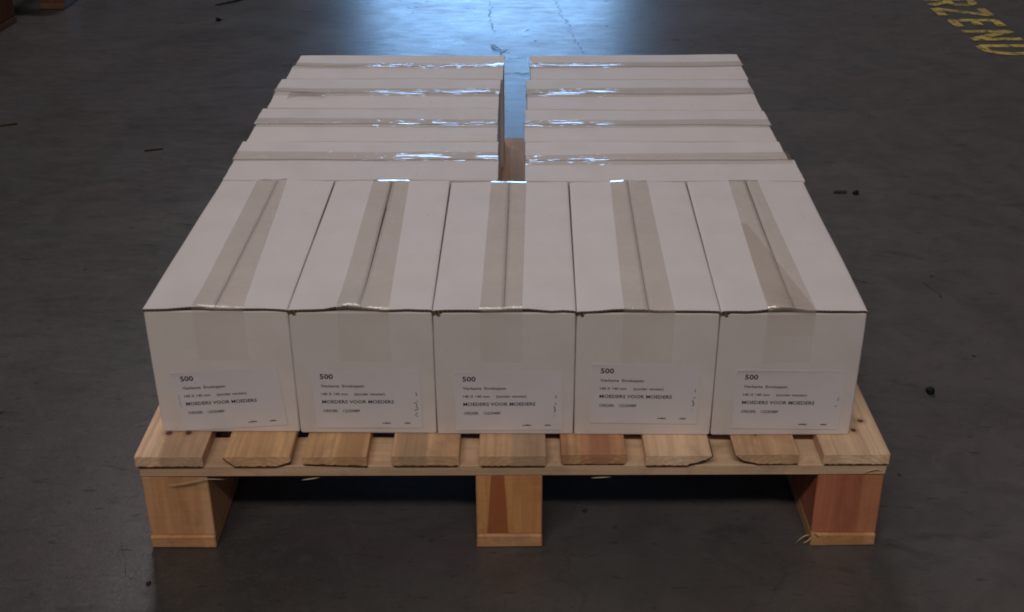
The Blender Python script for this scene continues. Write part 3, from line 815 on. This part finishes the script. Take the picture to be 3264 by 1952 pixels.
# ------------------------------------------------------------------ worn yellow lettering painted on the floor (reads from far to near, letter tops to the right)
X0, LHT = 1.181, 0.128
def letter(strokes, y_start, width, sw=0.019):
    sw *= 1.15
    """strokes: polylines in letter units (u 0..1 along the reading direction, v 0..1 up)"""
    bm = bmesh.new()
    parts = []
    for pl in strokes:                                       # straight strokes one by one, bowls as one band
        parts += [pl] if len(pl) > 5 else [list(q) for q in zip(pl, pl[1:])]
    for lay, pl in enumerate(parts):
        zl = 0.0012 + 0.0005 * lay
        pts = [Vector((X0 + v_ * LHT, y_start - u_ * width)) for u_, v_ in pl]
        n = len(pts)
        left, right = [], []
        for i, p in enumerate(pts):
            d = (pts[min(i + 1, n - 1)] - pts[max(i - 1, 0)]).normalized()
            nn = Vector((-d.y, d.x)) * sw / 2
            left.append(bm.verts.new((p.x + nn.x, p.y + nn.y, zl)))
            right.append(bm.verts.new((p.x - nn.x, p.y - nn.y, zl)))
        for i in range(n - 1):
            f = bm.faces.new((left[i], left[i + 1], right[i + 1], right[i]))
    for f in bm.faces:
        f.normal_update()
        if f.normal.z < 0: f.normal_flip()
    from_bm('painted_letter', bm, M_PAINT, floor, recalc=False)
arcR = [(0, 1)] + [(.55 + .45 * math.sin(a), .74 + .26 * math.cos(a)) for a in [math.pi * q / 6 for q in range(7)]] + [(0, .48)]
letter([[(0, 0), (0, 1)], arcR, [(.45, .48), (1, 0)]], 2.392, 0.066, .021)
letter([[(0, 1), (1, 1), (0, 0), (1, 0)]], 2.288, 0.076, .022)
letter([[(0, 0), (0, 1)], [(0, .06), (1, .06)], [(0, .5), (.8, .5)], [(0, .94), (1, .94)]], 2.163, 0.066, .022)
letter([[(0, 0), (0, 1), (1, 0), (1, 1)]], 2.052, 0.078, .021)
arcD = [(0, 1)] + [(.35 + .65 * math.sin(a), .5 + .5 * math.cos(a)) for a in [math.pi * q / 8 for q in range(9)]] + [(0, 0)]
letter([[(0, 0), (0, 1)], arcD], 1.916, 0.072, .021)

# cracks and scuffs in the concrete
def ribbon(name, pts, w, seed, mat=M_CRACK, z=0.0009):
    rnd = random.Random(seed)
    dense = []
    for (xa, ya), (xb, yb) in zip(pts, pts[1:]):
        n = max(3, int(math.hypot(xb - xa, yb - ya) / 0.012))
        dense += [Vector((xa + (xb - xa) * i / n + rnd.uniform(-1, 1) * w * 1.2, ya + (yb - ya) * i / n + rnd.uniform(-1, 1) * w * 1.2)) for i in range(n)]
    dense.append(Vector(pts[-1]))
    bm = bmesh.new()
    L, R_ = [], []
    n = len(dense)
    for i, p in enumerate(dense):
        d = (dense[min(i + 1, n - 1)] - dense[max(i - 1, 0)]).normalized()
        ww = w * rnd.uniform(0.25, 1.0) * (0.3 if i in (0, n - 1) else 1)
        nn = Vector((-d.y, d.x)) * ww / 2
        L.append(bm.verts.new((p.x + nn.x, p.y + nn.y, z))); R_.append(bm.verts.new((p.x - nn.x, p.y - nn.y, z)))
    for i in range(n - 1):
        f = bm.faces.new((L[i], R_[i], R_[i + 1], L[i + 1]))
        f.normal_update()
        if f.normal.z < 0: f.normal_flip()
    from_bm(name, bm, mat, floor, recalc=False)
ribbon('crack', [(.1208, 2.4131), (.1300, 2.28), (.1460, 2.1415), (.1560, 2.02), (.1680, 1.9047), (.19, 1.80)], .0055, 1)
ribbon('crack', [(-.075, 2.42), (-.062, 2.30), (-.068, 2.20), (-.050, 2.05)], .006, 2)
ribbon('scuff_mark', [(-.050, 1.945), (-.036, 1.925), (-.040, 1.89), (-.032, 1.86)], .020, 3)
ribbon('scuff_mark', [(-.030, 1.70), (.000, 1.698), (.040, 1.707)], .011, 4)
ribbon('scuff_mark', [(-.030, 1.83), (.010, 1.825), (.035, 1.835)], .008, 14)
ribbon('crack', [(-.66, .86), (-.60, .84), (-.55, .83), (-.47, .80)], .0022, 5)
ribbon('crack', [(.61, .63), (.645, .60), (.655, .565), (.66, .54)], .0030, 6)
ribbon('crack', [(-.50, .12), (-.46, .105), (-.435, .10)], .0016, 7)
ribbon('crack', [(-.435, -.03), (-.425, -.055), (-.415, -.085), (-.39, -.097)], .0012, 8)
ribbon('scuff_mark', [(.53, .62), (.56, .60)], .006, 9)
ribbon('scuff_mark', [(-.645, .945), (-.625, .94)], .004, 10)
rsc = random.Random(77)
for q in range(26):      # short dark scrapes in the polished strip towards the door
    x, y = rsc.uniform(-.36, .46), rsc.uniform(1.62, 2.45)
    a = rsc.uniform(-.3, .35)
    l = rsc.uniform(.012, .045)
    ribbon('scuff_mark', [(x, y), (x + l * .5 * math.cos(a), y + l * .5 * math.sin(a)), (x + l * math.cos(a), y + l * math.sin(a))], rsc.uniform(.004, .010), 100 + q)

# ------------------------------------------------------------------ rubbish lying on the floor
def lump(label, cat, loc, size, rz, seed, mat, name):
    rnd = random.Random(seed)
    bm = bmesh.new()
    bmesh.ops.create_icosphere(bm, subdivisions=2, radius=1.0)
    for v in bm.verts:
        d = 1 + 0.35 * noise.noise(v.co * 1.7 + Vector((seed, 0, 0)))
        v.co = Vector((v.co.x * d * size[0], v.co.y * d * size[1], max(v.co.z * d, -0.75) * size[2]))
    zmin = min(v.co.z for v in bm.verts)
    for v in bm.verts: v.co.z -= zmin
    o = from_bm(name, bm, mat, None)
    o.location = (loc[0], loc[1], 0.0002)
    o.rotation_euler = (0, 0, rz)
    return tag(o, label, cat)
lump('black crumb of rubbish alone on the floor right of the pallet', 'rubbish', (.556, .276), (.0060, .0065, .0050), .4, 3, M_BLACK, 'black_crumb')
lump('flat elongated dark chip on the floor right of the cartons', 'chip', (.601, .966), (.013, .0060, .0020), .05, 5, M_DBROWN, 'wood_chip')
lump('small black chip beside the longer flat chip, right of the cartons', 'chip', (.628, .961), (.0075, .0060, .0035), .7, 6, M_BLACK, 'wood_chip')
lump('black crumb near the curved strap at the top of the floor', 'rubbish', (-.809, 2.200), (.0080, .010, .0055), .2, 8, M_BLACK, 'black_crumb')
lump('tiny dark crumb on the floor below the pallet left foot', 'rubbish', (-.387, -.098), (.0028, .0022, .0020), .3, 9, M_DBROWN, 'dark_crumb')
def stick(label, a, b, w, h, name, mat):
    a, b = Vector(a), Vector(b)
    l = (b - a).length
    bm = box_bm(0, l, -w / 2, w / 2, 0, h, .0004, .0007, random.Random(int(l * 1e5)))
    o = from_bm(name, bm, mat)
    o.location = (a.x, a.y, .0008)
    o.rotation_euler = (0, 0, math.atan2((b - a).y, (b - a).x))
    return tag(o, label, 'splinter')
stick('short dark splinter on the floor left of the cartons', (-.741, 1.194), (-.706, 1.205), .004, .002, 'floor_splinter', M_DBROWN)
stick('dark splinter lying near the left edge of the floor', (-1.094, 1.346), (-1.056, 1.358), .004, .002, 'floor_splinter', M_DBROWN)
# curved offcut of black strapping
bm = bmesh.new()
pts = [(-.852, 2.368), (-.835, 2.385), (-.812, 2.405), (-.795, 2.428), (-.785, 2.46), (-.772, 2.49)]
rows = []
for i, (x, y) in enumerate(pts):
    d = (Vector(pts[min(i + 1, 5)]) - Vector(pts[max(i - 1, 0)])).normalized()
    n = Vector((-d.y, d.x)) * .006
    rows.append([bm.verts.new((x + sg * n.x, y + sg * n.y, z)) for sg, z in ((1, .0006), (-1, .0006), (-1, .0020 + .001 * i), (1, .0020 + .001 * i))])
for a, b in zip(rows, rows[1:]):
    for q in range(4): bm.faces.new((a[q], a[(q + 1) % 4], b[(q + 1) % 4], b[q]))
bm.faces.new(rows[0]); bm.faces.new(rows[-1])
tag(from_bm('strap_offcut', bm, M_BLACK), 'curved black strap offcut on the floor at the top edge', 'strap')
